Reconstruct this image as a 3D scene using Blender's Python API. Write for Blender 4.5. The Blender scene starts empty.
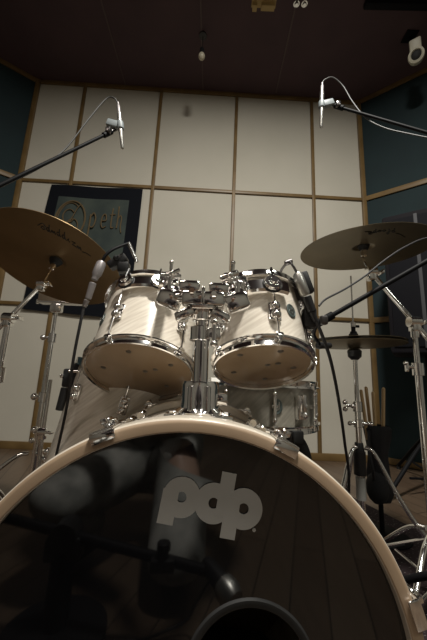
import bpy, bmesh, math, random
from mathutils import Vector as V, Matrix
random.seed(4)
S=bpy.context.scene; COL=S.collection
PI=math.pi
# ------------------------------------------------------------------ camera
F=300.0; TILT=math.radians(11.24); ROLL=math.radians(2.53); H=0.636
fw=V((0,math.cos(TILT),math.sin(TILT))); up0=V((0,-math.sin(TILT),math.cos(TILT))); rt0=V((1,0,0))
rt=rt0*math.cos(ROLL)+up0*math.sin(ROLL); up=-rt0*math.sin(ROLL)+up0*math.cos(ROLL)
CAM=V((0,0,H))
cd=bpy.data.cameras.new('camera'); co=bpy.data.objects.new('camera',cd); COL.objects.link(co)
M=Matrix((rt,up,-fw)).transposed().to_4x4(); M.translation=CAM; co.matrix_world=M
cd.sensor_fit='VERTICAL'; cd.sensor_height=36; cd.sensor_width=24; cd.lens=F/640*36; cd.clip_start=0.005; cd.clip_end=50
S.camera=co
def ray(px,py): return rt*((px-213.5)/F)+up*((320-py)/F)+fw
def at(px,py,Y):
    d=ray(px,py); return CAM+d*(Y/d.y)
def hit(px,py,p0,n):
    d=ray(px,py); return CAM+d*((p0-CAM).dot(n)/d.dot(n))
# ------------------------------------------------------------------ materials
MATS={}
def mat(name,col,rough=.5,metal=0,**k):
    if name in MATS: return MATS[name]
    m=bpy.data.materials.new(name); m.use_nodes=True; nt=m.node_tree; b=nt.nodes['Principled BSDF']
    b.inputs['Base Color'].default_value=(*col,1); b.inputs['Roughness'].default_value=rough; b.inputs['Metallic'].default_value=metal
    if 'ior' in k: b.inputs['IOR'].default_value=k['ior']
    if 'coat' in k: b.inputs['Coat Weight'].default_value=k['coat']; b.inputs['Coat Roughness'].default_value=.06
    if 'spec' in k: b.inputs['Specular IOR Level'].default_value=k['spec']
    if 'trans' in k: b.inputs['Transmission Weight'].default_value=k['trans']
    if 'emit' in k: b.inputs['Emission Color'].default_value=(*col,1); b.inputs['Emission Strength'].default_value=k['emit']
    def N(t,**kw):
        n=nt.nodes.new(t)
        for a,v in kw.items(): setattr(n,a,v)
        return n
    kind=k.get('tex')
    if kind:
        tc=N('ShaderNodeTexCoord'); mp=N('ShaderNodeMapping'); nt.links.new(tc.outputs['Object'],mp.inputs[0])
        mp.inputs['Scale'].default_value=k.get('scale',(1,1,1)); mp.inputs['Rotation'].default_value=k.get('rot',(0,0,0))
        rp=N('ShaderNodeValToRGB'); e=rp.color_ramp.elements
        e[0].color=(*k['c0'],1); e[1].color=(*k['c1'],1); e[0].position=k.get('p0',.3); e[1].position=k.get('p1',.7)
        if k.get('pre') is not None:
            m0=N('ShaderNodeMapping'); nt.links.new(tc.outputs['Object'],m0.inputs[0]); m0.inputs['Rotation'].default_value=k['pre']; nt.links.new(m0.outputs[0],mp.inputs[0])
        if kind=='noise':
            n=N('ShaderNodeTexNoise'); n.inputs['Scale'].default_value=k.get('ns',5); n.inputs['Detail'].default_value=k.get('det',5)
            nt.links.new(mp.outputs[0],n.inputs['Vector']); out=n.outputs['Fac']
        elif kind=='wave':
            n=N('ShaderNodeTexWave'); n.inputs['Scale'].default_value=k.get('ns',5); n.inputs['Distortion'].default_value=k.get('dist',2); n.inputs['Detail'].default_value=4
            nt.links.new(mp.outputs[0],n.inputs['Vector']); out=n.outputs['Fac']
        elif kind=='voro':
            n=N('ShaderNodeTexVoronoi'); n.inputs['Scale'].default_value=k.get('ns',5)
            nt.links.new(mp.outputs[0],n.inputs['Vector']); out=n.outputs['Distance']
        elif kind=='brick':
            n=N('ShaderNodeTexBrick'); n.inputs['Scale'].default_value=k.get('ns',1)
            n.inputs['Mortar Size'].default_value=.002; n.inputs['Brick Width'].default_value=1.2; n.inputs['Row Height'].default_value=.11
            n.inputs['Color1'].default_value=(*k['c0'],1); n.inputs['Color2'].default_value=(*k['c1'],1); n.inputs['Mortar'].default_value=(.01,.007,.005,1)
            nt.links.new(mp.outputs[0],n.inputs['Vector'])
            n2=N('ShaderNodeTexNoise'); n2.inputs['Scale'].default_value=3; n2.inputs['Detail'].default_value=8
            mp2=N('ShaderNodeMapping'); mp2.inputs['Scale'].default_value=(18,1.2,1); nt.links.new(tc.outputs['Object'],mp2.inputs[0]); nt.links.new(mp2.outputs[0],n2.inputs['Vector'])
            mx=N('ShaderNodeMix',data_type='RGBA',blend_type='MULTIPLY'); mx.inputs[0].default_value=.45
            nt.links.new(n.outputs['Color'],mx.inputs[6]); nt.links.new(n2.outputs['Fac'],mx.inputs[7]); nt.links.new(mx.outputs[2],b.inputs['Base Color']); out=None
        if out:
            nt.links.new(out,rp.inputs[0]); nt.links.new(rp.outputs[0],b.inputs['Base Color'])
            if k.get('bump'):
                bp=N('ShaderNodeBump'); bp.inputs['Strength'].default_value=k['bump']; bp.inputs['Distance'].default_value=k.get('bd',.002)
                nt.links.new(out,bp.inputs['Height']); nt.links.new(bp.outputs[0],b.inputs['Normal'])
    MATS[name]=m; return m
chrome=mat('chrome',(.93,.92,.91),.10,1)
chromeb=mat('brushed_chrome',(.75,.74,.73),.22,1)
steel=mat('dark_steel',(.16,.15,.15),.3,1)
blackp=mat('black_plastic',(.012,.012,.013),.42)
blackm=mat('black_metal',(.005,.005,.006),.6,spec=.14)
rubber=mat('black_rubber',(.01,.01,.01),.7)
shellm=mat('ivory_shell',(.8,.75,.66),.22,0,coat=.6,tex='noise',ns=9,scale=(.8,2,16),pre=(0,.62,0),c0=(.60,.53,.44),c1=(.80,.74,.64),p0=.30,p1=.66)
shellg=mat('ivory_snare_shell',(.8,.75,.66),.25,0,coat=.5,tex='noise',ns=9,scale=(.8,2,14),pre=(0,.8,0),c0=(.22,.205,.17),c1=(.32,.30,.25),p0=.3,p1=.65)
hoopm=mat('ivory_hoop',(.8,.72,.58),.3,0,coat=.5,tex='noise',ns=8,scale=(2,2,2),c0=(.58,.51,.42),c1=(.70,.64,.54))
shellin=mat('maple_inside',(.3,.2,.12),.5)
headm=mat('black_head',(.006,.006,.007),.04,0,ior=1.72,tex='noise',ns=3,c0=(.005,.005,.006),c1=(.008,.008,.008))
logom=mat('logo_vinyl',(.33,.32,.30),.5)
tomhead=mat('clear_head',(.30,.21,.13),.12,0,coat=.7,tex='noise',ns=4,c0=(.24,.165,.10),c1=(.36,.26,.165))
whitehead=mat('coated_head',(.75,.73,.68),.6)
badgem=mat('badge',(.07,.09,.085),.4,.3)
cymm=mat('bronze_left',(.4,.27,.1),.42,.8,tex='noise',ns=5,c0=(.22,.150,.075),c1=(.33,.23,.12))  # same metal as the right cymbal; warmer tone carries its lighting in the colour
cymr=mat('bronze_right',(.4,.3,.15),.36,.9,tex='noise',ns=5,c0=(.19,.155,.095),c1=(.27,.22,.14))  # same metal as the left; greyer tone has its different lighting painted in
ink=mat('ink',(.012,.01,.008),.5)
wallm=mat('wall_fabric',(.5,.46,.38),.9,tex='noise',ns=2.0,c0=(.45,.425,.355),c1=(.51,.48,.41),p0=.2,p1=.8)
tealm=mat('teal_fabric',(.01,.05,.06),.85,tex='noise',ns=3,c0=(.0045,.015,.018),c1=(.0065,.021,.024))
ceilm=mat('ceiling_paint',(.045,.016,.016),.8,tex='noise',ns=3,c0=(.065,.038,.044),c1=(.080,.046,.052))
woodt=mat('batten_wood',(.3,.17,.06),.45,tex='noise',ns=6,scale=(1,1,1),c0=(.12,.072,.025),c1=(.19,.12,.045))
floorm=mat('floor_planks',(.1,.06,.04),.35,tex='brick',rot=(0,0,1.2),c0=(.15,.105,.07),c1=(.11,.073,.048))
rugm=mat('rug_pile',(.1,.05,.05),.95,tex='voro',ns=48,scale=(1,4.2,1),rot=(0,0,.6),c0=(.34,.32,.30),c1=(.018,.008,.010),p0=.07,p1=.22,bump=.6,bd=.004)
silver=mat('silver_mic',(.50,.49,.46),.33,.85)
greymic=mat('grey_mic',(.28,.26,.26),.4,.4)
cablem=mat('cable',(.02,.02,.022),.5)
greycable=mat('grey_cable',(.045,.045,.043),.55)
clothb=mat('banner_cloth',(.004,.005,.008),.95,spec=.2)
clothp=mat('banner_print',(.03,.05,.05),.85,tex='noise',ns=4,c0=(.018,.028,.028),c1=(.050,.064,.052))
clothblue=mat('banner_blue',(.02,.06,.09),.85)
gold=mat('banner_gold',(.10,.068,.03),.85)
stickw=mat('stick_wood',(.55,.38,.2),.5)
bagm=mat('bag_cloth',(.012,.012,.014),.85)
deskm=mat('desk_plastic',(.13,.10,.07),.5)
# ------------------------------------------------------------------ mesh builder
def basis(n):
    n=V(n).normalized(); a=V((0,0,1)) if abs(n.z)<.9 else V((1,0,0))
    x=a.cross(n).normalized() if abs(n.z)<.9 else n.cross(V((0,1,0))).normalized()
    y=n.cross(x).normalized(); return x,y,n
class MB:
    def __init__(s): s.bm=bmesh.new()
    def lathe(s,o,n,prof,seg=48,x=None,a0=0,a1=2*PI):
        bx,by,bz=basis(n)
        if x is not None: bx=(V(x)-bz*V(x).dot(bz)).normalized(); by=bz.cross(bx)
        o=V(o); full=abs(a1-a0-2*PI)<1e-6; N=seg if full else seg+1; rings=[]
        for r,z in prof:
            if r<1e-6: rings.append([s.bm.verts.new(o+bz*z)]*1)
            else: rings.append([s.bm.verts.new(o+bz*z+(bx*math.cos(a0+(a1-a0)*i/seg)+by*math.sin(a0+(a1-a0)*i/seg))*r) for i in range(N)])
        for A,B in zip(rings,rings[1:]):
            for i in range(seg):
                j=(i+1)%N
                try:
                    if len(A)==1 and len(B)==1: continue
                    if len(A)==1: s.bm.faces.new((A[0],B[i],B[j]))
                    elif len(B)==1: s.bm.faces.new((A[i],A[j],B[0]))
                    else: s.bm.faces.new((A[i],A[j],B[j],B[i]))
                except ValueError: pass
        return s
    def cyl(s,a,b,r,r2=None,seg=16):
        a=V(a);b=V(b);L=(b-a).length; r2=r if r2 is None else r2
        e=min(.0012,r*.2,r2*.2)
        return s.lathe(a,b-a,[(0,0),(r-e,0),(r,e),(r2,L-e),(r2-e,L),(0,L)],seg)
    def tube(s,pts,r,seg=10,smooth=True,sub=6):
        P=[V(p) for p in pts]
        if smooth and len(P)>2:
            Q=[]; E=[P[0]*2-P[1]]+P+[P[-1]*2-P[-2]]
            for i in range(1,len(E)-2):
                p0,p1,p2,p3=E[i-1:i+3]
                for k in range(sub):
                    t=k/sub; Q.append(.5*((2*p1)+(p2-p0)*t+(2*p0-5*p1+4*p2-p3)*t*t+(3*p1-p0-3*p2+p3)*t**3))
            Q.append(P[-1]); P=Q
        rs=r if isinstance(r,(list,tuple)) else None
        prev=None; rings=[]
        for i,p in enumerate(P):
            t=(P[min(i+1,len(P)-1)]-P[max(i-1,0)]).normalized()
            if prev is None: x=basis(t)[0]
            else: x=(prev-t*prev.dot(t)).normalized()
            prev=x; y=t.cross(x)
            rr=r if not rs else rs[0]+(rs[1]-rs[0])*i/(len(P)-1)
            rings.append([s.bm.verts.new(p+(x*math.cos(2*PI*k/seg)+y*math.sin(2*PI*k/seg))*rr) for k in range(seg)])
        for A,B in zip(rings,rings[1:]):
            for k in range(seg): s.bm.faces.new((A[k],A[(k+1)%seg],B[(k+1)%seg],B[k]))
        s.bm.faces.new(rings[0][::-1]); s.bm.faces.new(rings[-1]); return s
    def box(s,c,x,y,z,dims,bev=0):
        c=V(c); x=V(x).normalized();y=V(y).normalized();z=V(z).normalized(); m=Matrix((x*dims[0],y*dims[1],z*dims[2])).transposed().to_4x4(); m.translation=c
        g=bmesh.ops.create_cube(s.bm,size=1,matrix=m)
        if bev:
            es=list({e for v in g['verts'] for e in v.link_edges})
            bmesh.ops.bevel(s.bm,geom=es,offset=bev,segments=2,affect='EDGES',profile=.5)
        return s
    def abox(s,lo,hi,bev=0):
        lo=V(lo);hi=V(hi); return s.box((lo+hi)/2,(1,0,0),(0,1,0),(0,0,1),tuple(hi-lo),bev)
    def ball(s,c,r,n=(0,0,1),sz=1,seg=16):
        return s.lathe(c,n,[(r*math.sin(PI*i/8)if 0<i<8 else 0,-r*sz*math.cos(PI*i/8)) for i in range(9)],seg)
    def quad(s,*p):
        s.bm.faces.new([s.bm.verts.new(V(q)) for q in p]); return s
    def prism(s,poly,o,x,y,th):   # extruded 2-D polygon, thickness along x cross y
        o=V(o);x=V(x);y=V(y);z=x.cross(y).normalized()*th
        A=[s.bm.verts.new(o+x*a+y*b) for a,b in poly]; B=[s.bm.verts.new(o+x*a+y*b+z) for a,b in poly]
        s.bm.faces.new(A[::-1]); s.bm.faces.new(B)
        for i in range(len(A)): s.bm.faces.new((A[i],A[(i+1)%len(A)],B[(i+1)%len(A)],B[i]))
        return s
    def ring2d(s,o,x,y,cx,cy,ro,ri,th,a0=0,a1=2*PI,seg=40,sx=1,sy=1):
        o=V(o);x=V(x);y=V(y);z=x.cross(y).normalized()*th
        full=abs(a1-a0-2*PI)<1e-6; N=seg if full else seg+1; R=[]
        for i in range(N):
            a=a0+(a1-a0)*i/seg; c,d=math.cos(a),math.sin(a)
            po=o+x*(cx+ro*c*sx)+y*(cy+ro*d*sy); pi=o+x*(cx+ri*c*sx)+y*(cy+ri*d*sy)
            R.append([s.bm.verts.new(q) for q in (po,pi,pi+z,po+z)])
        for i in range(seg):
            A=R[i];B=R[(i+1)%N]
            for k in range(4): s.bm.faces.new((A[k],A[(k+1)%4],B[(k+1)%4],B[k]))
        if not full: s.bm.faces.new(R[0]); s.bm.faces.new(R[-1][::-1])
        return s
def wloc(o):
    l=V((0,0,0))
    while o: l=l+V(o.location); o=o.parent
    return l
def part(name,mb,m,parent=None,origin=None,flat=False):
    bmesh.ops.recalc_face_normals(mb.bm,faces=mb.bm.faces)
    pl=wloc(parent) if parent else V((0,0,0))
    if parent is None:
        o0=V(origin) if origin is not None else V((0,0,0))
    else: o0=pl
    for v in mb.bm.verts: v.co-=o0
    me=bpy.data.meshes.new(name); mb.bm.to_mesh(me); mb.bm.free(); me.materials.append(m)
    if not flat:
        for p in me.polygons: p.use_smooth=True
        me.set_sharp_from_angle(angle=math.radians(38))
    o=bpy.data.objects.new(name,me); COL.objects.link(o)
    if parent: o.parent=parent
    else: o.location=o0
    return o
def tag(o,label,cat,group=None,kind=None):
    o['label']=label; o['category']=cat
    if group:o['group']=group
    if kind:o['kind']=kind
    return o
def thing(name,label,cat,loc,group=None):
    o=bpy.data.objects.new(name,None); COL.objects.link(o); o.location=loc; o.empty_display_size=.05
    return tag(o,label,cat,group)
def struct(name,mb,m,label=None):
    o=part(name,mb,m); o['kind']='structure'
    if label:o['label']=label
    return o
X=V((1,0,0));Y=V((0,1,0));Z=V((0,0,1))
# ------------------------------------------------------------------ room
D=2.718; yaw=math.radians(1.334); wd=V((math.cos(yaw),math.sin(yaw),0)); wn=V((math.sin(yaw),-math.cos(yaw),0)); W0=V((0,D,0))
zr=[1.124*D+H,.685*D+H,.223*D+H,0.0]; CEIL=zr[0]
us=[-.727*D,-.544*D,-.245*D,.054*D,.353*D,.542*D]
def W(u,z,o=0): return W0+wd*u+Z*z+wn*o
def wallbox(name,a,b,m,z0=0,z1=CEIL):
    a=V(a);b=V(b);d=(b-a).normalized();n=V((d.y,-d.x,0))   # n points inside
    return struct(name,MB().box((a+b)/2+Z*(z0+z1)/2-n*.05,d,n,Z,((b-a).length,.1,z1-z0)),m)
CL=W(us[0],0); CR=W(us[5],0)
th=math.radians(52)
dl=V((-math.sin(th),-math.cos(th),0)); dr=V((math.sin(th),-math.cos(th),0))
EL=CL+dl*2.2; ER=CR+dr*2.2; YB=-3.2
wallbox('wall_back',CL,CR,wallm); wallbox('wall_left',EL,CL,tealm); wallbox('wall_right',CR,ER,tealm)
sidem=mat('side_wall_fabric',(.20,.19,.165),.9)
wallbox('wall_side_left',V((EL.x,YB,0)),EL,sidem); wallbox('wall_side_right',ER,V((ER.x,YB,0)),sidem)
wallbox('wall_front',V((ER.x,YB,0)),V((EL.x,YB,0)),sidem)
struct('floor',MB().abox((-3.9,YB-.1,-.1),(3.9,3.1,0)),floorm)
struct('ceiling',MB().abox((-3.9,YB-.1,CEIL),(3.9,3.1,CEIL+.1)),ceilm)
tn=[0]
def batten(a,b,n,w=.032,dpt=.018):
    tn[0]+=1; a=V(a);b=V(b);d=(b-a).normalized()
    return struct('trim_%d'%tn[0],MB().box((a+b)/2+n*dpt/2,d,n,d.cross(n),((b-a).length,dpt,w),.003),woodt)
for i in (1,2,3,4): batten(W(us[i],0.02),W(us[i],CEIL),wn,dpt=.02)
for i in (0,5): batten(W(us[i],0.02),W(us[i],CEIL),wn,w=.042,dpt=.03)
for z in (zr[1],zr[2]): batten(W(us[0],z),W(us[5],z),wn)
batten(W(us[0],CEIL-.02),W(us[5],CEIL-.02),wn,w=.04,dpt=.022); batten(W(us[0],.03),W(us[5],.03),wn,w=.06,dpt=.022)
for c,d in ((CL,dl),(CR,dr)):
    n=V((d.y,-d.x,0)); n=n if n.dot(V((0,0,0))-c)>0 else -n
    for z in (.03,zr[2],zr[1],CEIL-.02): batten(c+Z*z+d*.02,c+Z*z+d*2.15,n,w=.05)
# ceiling seams running towards the viewer
seam=mat('seam_strip',(.10,.07,.065),.6)
for px,py in ((125,83),(203,89),(275,97)):
    p=hit(px,py,V((0,0,CEIL)),Z); tn[0]+=1
    o=struct('trim_%d'%tn[0],MB().abox((p.x-.006,-1.5,CEIL-.006),(p.x+.006,2.68,CEIL)),seam)
# dark cable tray at upper right of the ceiling
a=hit(384,3,V((0,0,CEIL-.03)),Z)
tag(part('cable_tray',MB().box(a+V((.5,.0,0)),V((1,-.02,0)),V((.02,1,0)),Z,(1.3,.05,.05),.006),blackm,origin=a),'dark metal rail fixed flat to the ceiling at upper right','rail')
# pendant
p=hit(203,35,V((0,0,CEIL)),Z); t=thing('pendant_bulb','small bare bulb hanging from a black holder under the ceiling','light',(p.x,p.y,CEIL))
q=p+Z*(-.16)
part('cord',MB().cyl(p,q,.003),cablem,t); part('holder',MB().cyl(q+Z*.0,q-Z*.05,.02,.024),blackp,t); part('ceiling_rose',MB().cyl(p-Z*.0,p-Z*.015,.035),blackp,t)
part('bulb',MB().ball(q-Z*.078,.03,sz=1.15),mat('frosted_bulb',(.55,.50,.38),.3),t)
# yellow bracket and screws
p=hit(264,1,V((0,0,CEIL)),Z)
t=thing('ceiling_bracket','yellowish wooden bracket fixed to the dark ceiling at the top edge','bracket',(p.x,p.y,CEIL))
part('plate',MB().abox((p.x-.10,p.y-.04,CEIL-.012),(p.x+.10,p.y+.04,CEIL)),mat('ply',(.42,.30,.12),.6),t)
part('block',MB().abox((p.x-.09,p.y+.0,CEIL-.05),(p.x-.055,p.y+.045,CEIL-.012)).abox((p.x-.02,p.y+.0,CEIL-.045),(p.x+.09,p.y+.04,CEIL-.012)),MATS['ply'],t)
for px,w in ((296.5,'left'),(304.5,'right')):
    p=hit(px,3.5,V((0,0,CEIL)),Z)
    t=thing('ceiling_bolt','small pale round bolt head on the ceiling seam, %s one of the pair'%w,'bolt',(p.x,p.y,CEIL),'bolts on the ceiling seam')
    part('washer',MB().cyl(p-Z*.006,p,.026),chromeb,t); part('bolt_head',MB().cyl(p-Z*.02,p-Z*.005,.016,.018,seg=6),chromeb,t)
# wall/ceiling speaker (white, round driver)
p=at(416,53,2.05)
t=thing('ceiling_speaker','small white ceiling corner speaker with round black driver','speaker',(p.x,p.y,CEIL))
sd=V((-.55,-.75,-.55)).normalized(); sx=Z.cross(sd).normalized(); sy=sd.cross(sx)
creamp=mat('cream_plastic',(.55,.52,.42),.45)
part('housing',MB().box(p+sd*-.03+sy*.03,sx,sy,sd,(.085,.15,.10),.012).lathe(p-sy*.02,sd,[(.0,-.06),(.055,-.06),(.062,.0),(.058,.026),(.042,.034),(.036,.022),(0,.02)],32),creamp,t)
part('driver',MB().lathe(p-sy*.02,sd,[(0,.034),(.012,.036),(.03,.028),(.036,.0235)],28),rubber,t)
part('bracket',MB().cyl(p-sd*.06,V((p.x,p.y+.05,CEIL)),.012).abox((p.x-.05,p.y-.0,CEIL-.012),(p.x+.05,p.y+.1,CEIL)),blackm,t)
# banner
bc=[hit(x,y,W0+wn*.02,wn) for x,y in ((52,185),(143,190),(128,320),(22,309))]
def bl(u,v,o=0): # u right, v down
    return (bc[0]*(1-u)+bc[1]*u)*(1-v)+(bc[3]*(1-u)+bc[2]*u)*v+wn*o
def grid(f,nu,nv,th):
    mb=MB(); A=[[mb.bm.verts.new(f(i/nu,j/nv,0)) for j in range(nv+1)] for i in range(nu+1)]
    B=[[mb.bm.verts.new(f(i/nu,j/nv,th)) for j in range(nv+1)] for i in range(nu+1)]
    for i in range(nu):
        for j in range(nv):
            for G in (A,B): mb.bm.faces.new((G[i][j],G[i+1][j],G[i+1][j+1],G[i][j+1]))
    for i in range(nu):
        for j in (0,nv): mb.bm.faces.new((A[i][j],A[i+1][j],B[i+1][j],B[i][j]))
    for j in range(nv):
        for i in (0,nu): mb.bm.faces.new((A[i][j],A[i][j+1],B[i][j+1],B[i][j]))
    return mb
rip=lambda u,v:.006*math.sin(u*9+v*3)+.006
t=thing('wall_banner','dark cloth banner with gold ornate band name, hung on the pale wall','banner',bl(.5,0))
part('cloth',grid(lambda u,v,o:bl(u,v,rip(u,v)+o),24,24,.003),clothb,t)
part('print',grid(lambda u,v,o:bl(.11+.76*u,.10+.78*v,rip(.11+.76*u,.10+.78*v)+.003+o),24,24,.0008),clothp,t)
part('mountain',MB().prism([(.40,.78),(.46,.66),(.52,.60),(.57,.645),(.62,.58),(.68,.55),(.73,.62),(.80,.68),(.84,.78)][::-1],V((0,0,0)),X,Y,.001) if False else grid(lambda u,v,o:bl(.42+.40*u,.80-(1-v)*(.10+.12*math.sin(u*PI)+.03*math.sin(u*17)),rip(.5,.7)+.0095+o),16,2,.0008),clothblue,t)
def bring(mb,cu,cv,ru,rv,w,a0=0,a1=2*PI):
    P=[bl(cu+ru*math.cos(a0+(a1-a0)*i/28),cv+rv*math.sin(a0+(a1-a0)*i/28),rip(cu,cv)+.012) for i in range(29)]
    mb.tube(P,w,seg=6,smooth=False)
mb=MB(); cu,cv=.28,.29
bring(mb,cu,cv,.155,.155,.009); bring(mb,cu-.012,cv,.12,.14,.005,.6,5.4)
bring(mb,cu-.02,cv-.03,.06,.055,.006,.3,5.6); bring(mb,cu+.03,cv+.05,.06,.06,.006,3.5,8.8)
mb.tube([bl(cu-.09,cv+.10,.022),bl(cu,cv+.02,.022),bl(cu+.06,cv-.1,.022),bl(cu+.1,cv-.13,.022)],.005,seg=6)
mb.tube([bl(cu+.0,cv+.13,.022),bl(cu-.03,cv+.2,.022),bl(cu+.03,cv+.24,.022),bl(cu+.05,cv+.2,.022)],.004,seg=6)
def stroke(mb,ox,oy,pts,w,s=.13): mb.tube([bl(ox+x*s*.8,oy-y*s,.022) for x,y in pts],w,seg=6)
# letters p e t h
stroke(mb,.49,.335,[(0,.75),(.03,.2),(0,-.7),(-.15,-.85)],.008); stroke(mb,.49,.335,[(0,.6),(.3,.85),(.55,.5),(.4,0),(0,.0)],.007)
stroke(mb,.61,.335,[(.0,.4),(.45,.45),(.35,.8),(.08,.7),(0,.25),(.2,-.02),(.5,.08)],.006)
stroke(mb,.70,.335,[(.15,1.2),(.12,.5),(.18,.02),(.42,.05)],.007); stroke(mb,.70,.335,[(-.05,.8),(.45,.85)],.005)
stroke(mb,.77,.335,[(.05,1.35),(.08,.6),(.05,0)],.007); stroke(mb,.77,.335,[(.08,.55),(.3,.8),(.45,.55),(.42,.1),(.55,-.25)],.006)
part('lettering',mb,gold,t)
# ------------------------------------------------------------------ bass drum
pit=0.0
bn=V((math.sin(.034),-math.cos(.034),0)).normalized()  # towards camera
bc0=V((-.024,.418,H-.347)); BR=.2965
bx=bn.cross(Z)*-1; bx=Z.cross(bn).normalized()*1; 
if bx.x<0: bx=-bx
by=(-bn).cross(bx).normalized(); 
if by.z<0: by=-by
def BP(ang,r,d): # ang from top clockwise to viewer's right ; d depth behind head plane
    return bc0+bx*(math.sin(ang)*r)+by*(math.cos(ang)*r)-bn*d
bd=thing('bass_drum','large ivory bass drum with glossy black front head, lying on its side in front','drum',(bc0.x,bc0.y+.2,0))
DEP=.37
def hoop(d0,d1,parent,name='hoop'):
    return part(name,MB().lathe(bc0,-bn,[(.2785,d0+.002),(.2805,d0),(.2895,d0),(.2925,d0+.0008),(.2950,d0+.0028),(.2962,d0+.0055),(.2965,d0+.008),(.2965,d1-.003),(.294,d1),(.2805,d1),(.2785,d1-.001),(.2785,d0+.002)],128),hoopm,parent)
fh=hoop(-.012,.028,bd); hoop(DEP-.02,DEP+.02,bd)
part('hoop_face',MB().lathe(bc0,-bn,[(.2790,-.0112),(.2805,-.0124),(.2900,-.0124),(.2928,-.0116),(.2945,-.0100),(.2935,-.0100),(.2800,-.0105),(.2790,-.0112)],128),mat('hoop_face_maple',(.38,.27,.18),.4,tex='noise',ns=9,c0=(.33,.235,.155),c1=(.44,.32,.215)),fh)
part('shell',MB().lathe(bc0,-bn,[(.2775,.012),(.2775,DEP-.012),(.268,DEP-.012),(.268,.012),(.2775,.012)],128),shellm,bd)
# front head with a port hole
PR=.072; pc=(.085,.012)
def headmesh():
    mb=MB(); N=120
    rings=[]
    rim=[]
    for k in range(7):
        t_=k/6; ring=[]
        for i in range(N):
            a=2*PI*i/N
            xo,yo=.2782*math.cos(a),.2782*math.sin(a); xi,yi=pc[0]+PR*math.cos(a),pc[1]+PR*math.sin(a)
            x=xi+(xo-xi)*t_; y=yi+(yo-yi)*t_
            ring.append(mb.bm.verts.new(bc0+bx*x+by*y))
        rings.append(ring)
    for A,B in zip(rings,rings[1:]):
        for i in range(N): mb.bm.faces.new((A[i],A[(i+1)%N],B[(i+1)%N],B[i]))
    return mb
part('front_head',headmesh(),headm,bd)
part('port_ring',MB().lathe(bc0+bx*pc[0]+by*pc[1],bn,[(PR-.002,-.002),(PR-.003,.0015),(PR,.003),(PR+.005,.0025),(PR+.007,.0),(PR-.002,-.002)],72),rubber,bd)
part('batter_head',MB().lathe(bc0-bn*(DEP-.01),-bn,[(0,0),(.277,0),(.277,.002),(0,.002)],64),mat('batter_clear',(.33,.24,.16),.35),bd)
# pillow inside
part('damping_pillow',MB().lathe(bc0-bn*.22-Z*.19,X,[(0,-.2),(.05,-.19),(.08,-.15),(.09,0),(.08,.15),(.05,.19),(0,.2)],24),bagm,bd)
# claws, rods, lugs
for k,deg in enumerate((-22,25,-71,73,-112,112,-157,157)):
    a=math.radians(deg)
    er=(BP(a,1,0)-BP(a,0,0)); et=er.cross(bn).normalized()
    for d0,sg in ((-.012,1),(DEP+.02,-1)):
        dz=-bn*sg
        base=bc0+er*.2967-bn*d0
        cl=part('claw',MB().box(base+dz*.018+er*.0022,et,dz,er,(.032,.044,.004),.0015).box(base-dz*.003-er*.005,et,dz,er,(.032,.004,.013),.0015)
             .box(base+dz*.045+er*.005,et,dz,er,(.018,.018,.014),.004).cyl(base+dz*.052+er*.005,base+dz*.112-er*.001,.0035,seg=10),chrome,bd)
        part('tension_rod',MB().cyl(base+dz*.024+er*.010,base+dz*.046+er*.009,.0062,seg=12).box(base+dz*.018+er*.012,et,dz,er,(.008,.010,.008),.001),chrome,cl)
    for dd in (.14,DEP-.13):
        c=bc0+er*.288-bn*dd
        part('lug',MB().box(c-er*.006,et,-bn,er,(.020,.028,.008),.003).cyl(c+bn*.015+er*.002,c-bn*.015+er*.002,.0085,seg=16),chrome,bd)
# spurs
for s in (-1,1):
    a=math.radians(115*s); p0=BP(a,.28,.10); p1=BP(a,.30,.10); foot=V((p1.x+s*.10,p1.y-.07,.012))
    sp=part('spur',MB().box(p1,X,Y,Z,(.02,.03,.05),.004).cyl(p1,foot,.007),chrome,bd)
    part('rubber_foot',MB().cyl(foot+V((0,0,-.0115)),foot+V((0,0,.014)),.010,.009),rubber,sp)
# logo : p d p, leaning strokes
lo=hit(212,507,bc0+bn*.0012,bn)
lx=(hit(262,512,bc0+bn*.0012,bn)-hit(162,498,bc0+bn*.0012,bn)).normalized(); ly=(-lx.cross(bn)).normalized()
if ly.z<0: ly=-ly
def LP(px,py):
    q=hit(px,py,bc0+bn*.0012,bn)-lo; return (q.dot(lx),q.dot(ly))
mb=MB(); LO=[0.0]
def bar(p1,p2,w):
    LO[0]+=.00012; lo2=lo+bn*LO[0]
    a=V((*LP(*p1),0)); b=V((*LP(*p2),0)); d=(b-a).normalized(); n=V((-d.y,d.x,0))*w/2
    poly=[(a-n),(b-n),(b+n),(a+n)]; mb.prism([(q.x,q.y) for q in poly],lo2,lx,ly,-.0005 if lx.cross(ly).dot(bn)<0 else .0005)
def rg(c,ro,ri,**kw):
    LO[0]+=.00012; x,y=LP(*c); mb.ring2d(lo+bn*LO[0],lx,ly,x,y,ro,ri,-.0005 if lx.cross(ly).dot(bn)<0 else .0005,seg=56,**kw)
U=.418/300*1.0
# first p: bowl + leg bending into the bowl
rg((181.5,497),17.2*U,4.6*U)
c=LP(181.5,497)
bar((171.5,489),(164.5,524),14.5*U)
# d
rg((213.5,503),17.2*U,4.6*U); bar((229.5,472.5),(222,517),13.5*U)
# last p
rg((243.5,508.5),17.2*U,4.6*U); bar((233.5,497),(227,538.5),13.5*U)
part('logo',mb,logom,bd)
part('trademark_dot',MB().lathe(lo+lx*LP(254,530)[0]+ly*LP(254,530)[1],bn,[(0,.0004),(.0022,.0004),(.0022,-.0005)],16),logom,bd)
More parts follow.
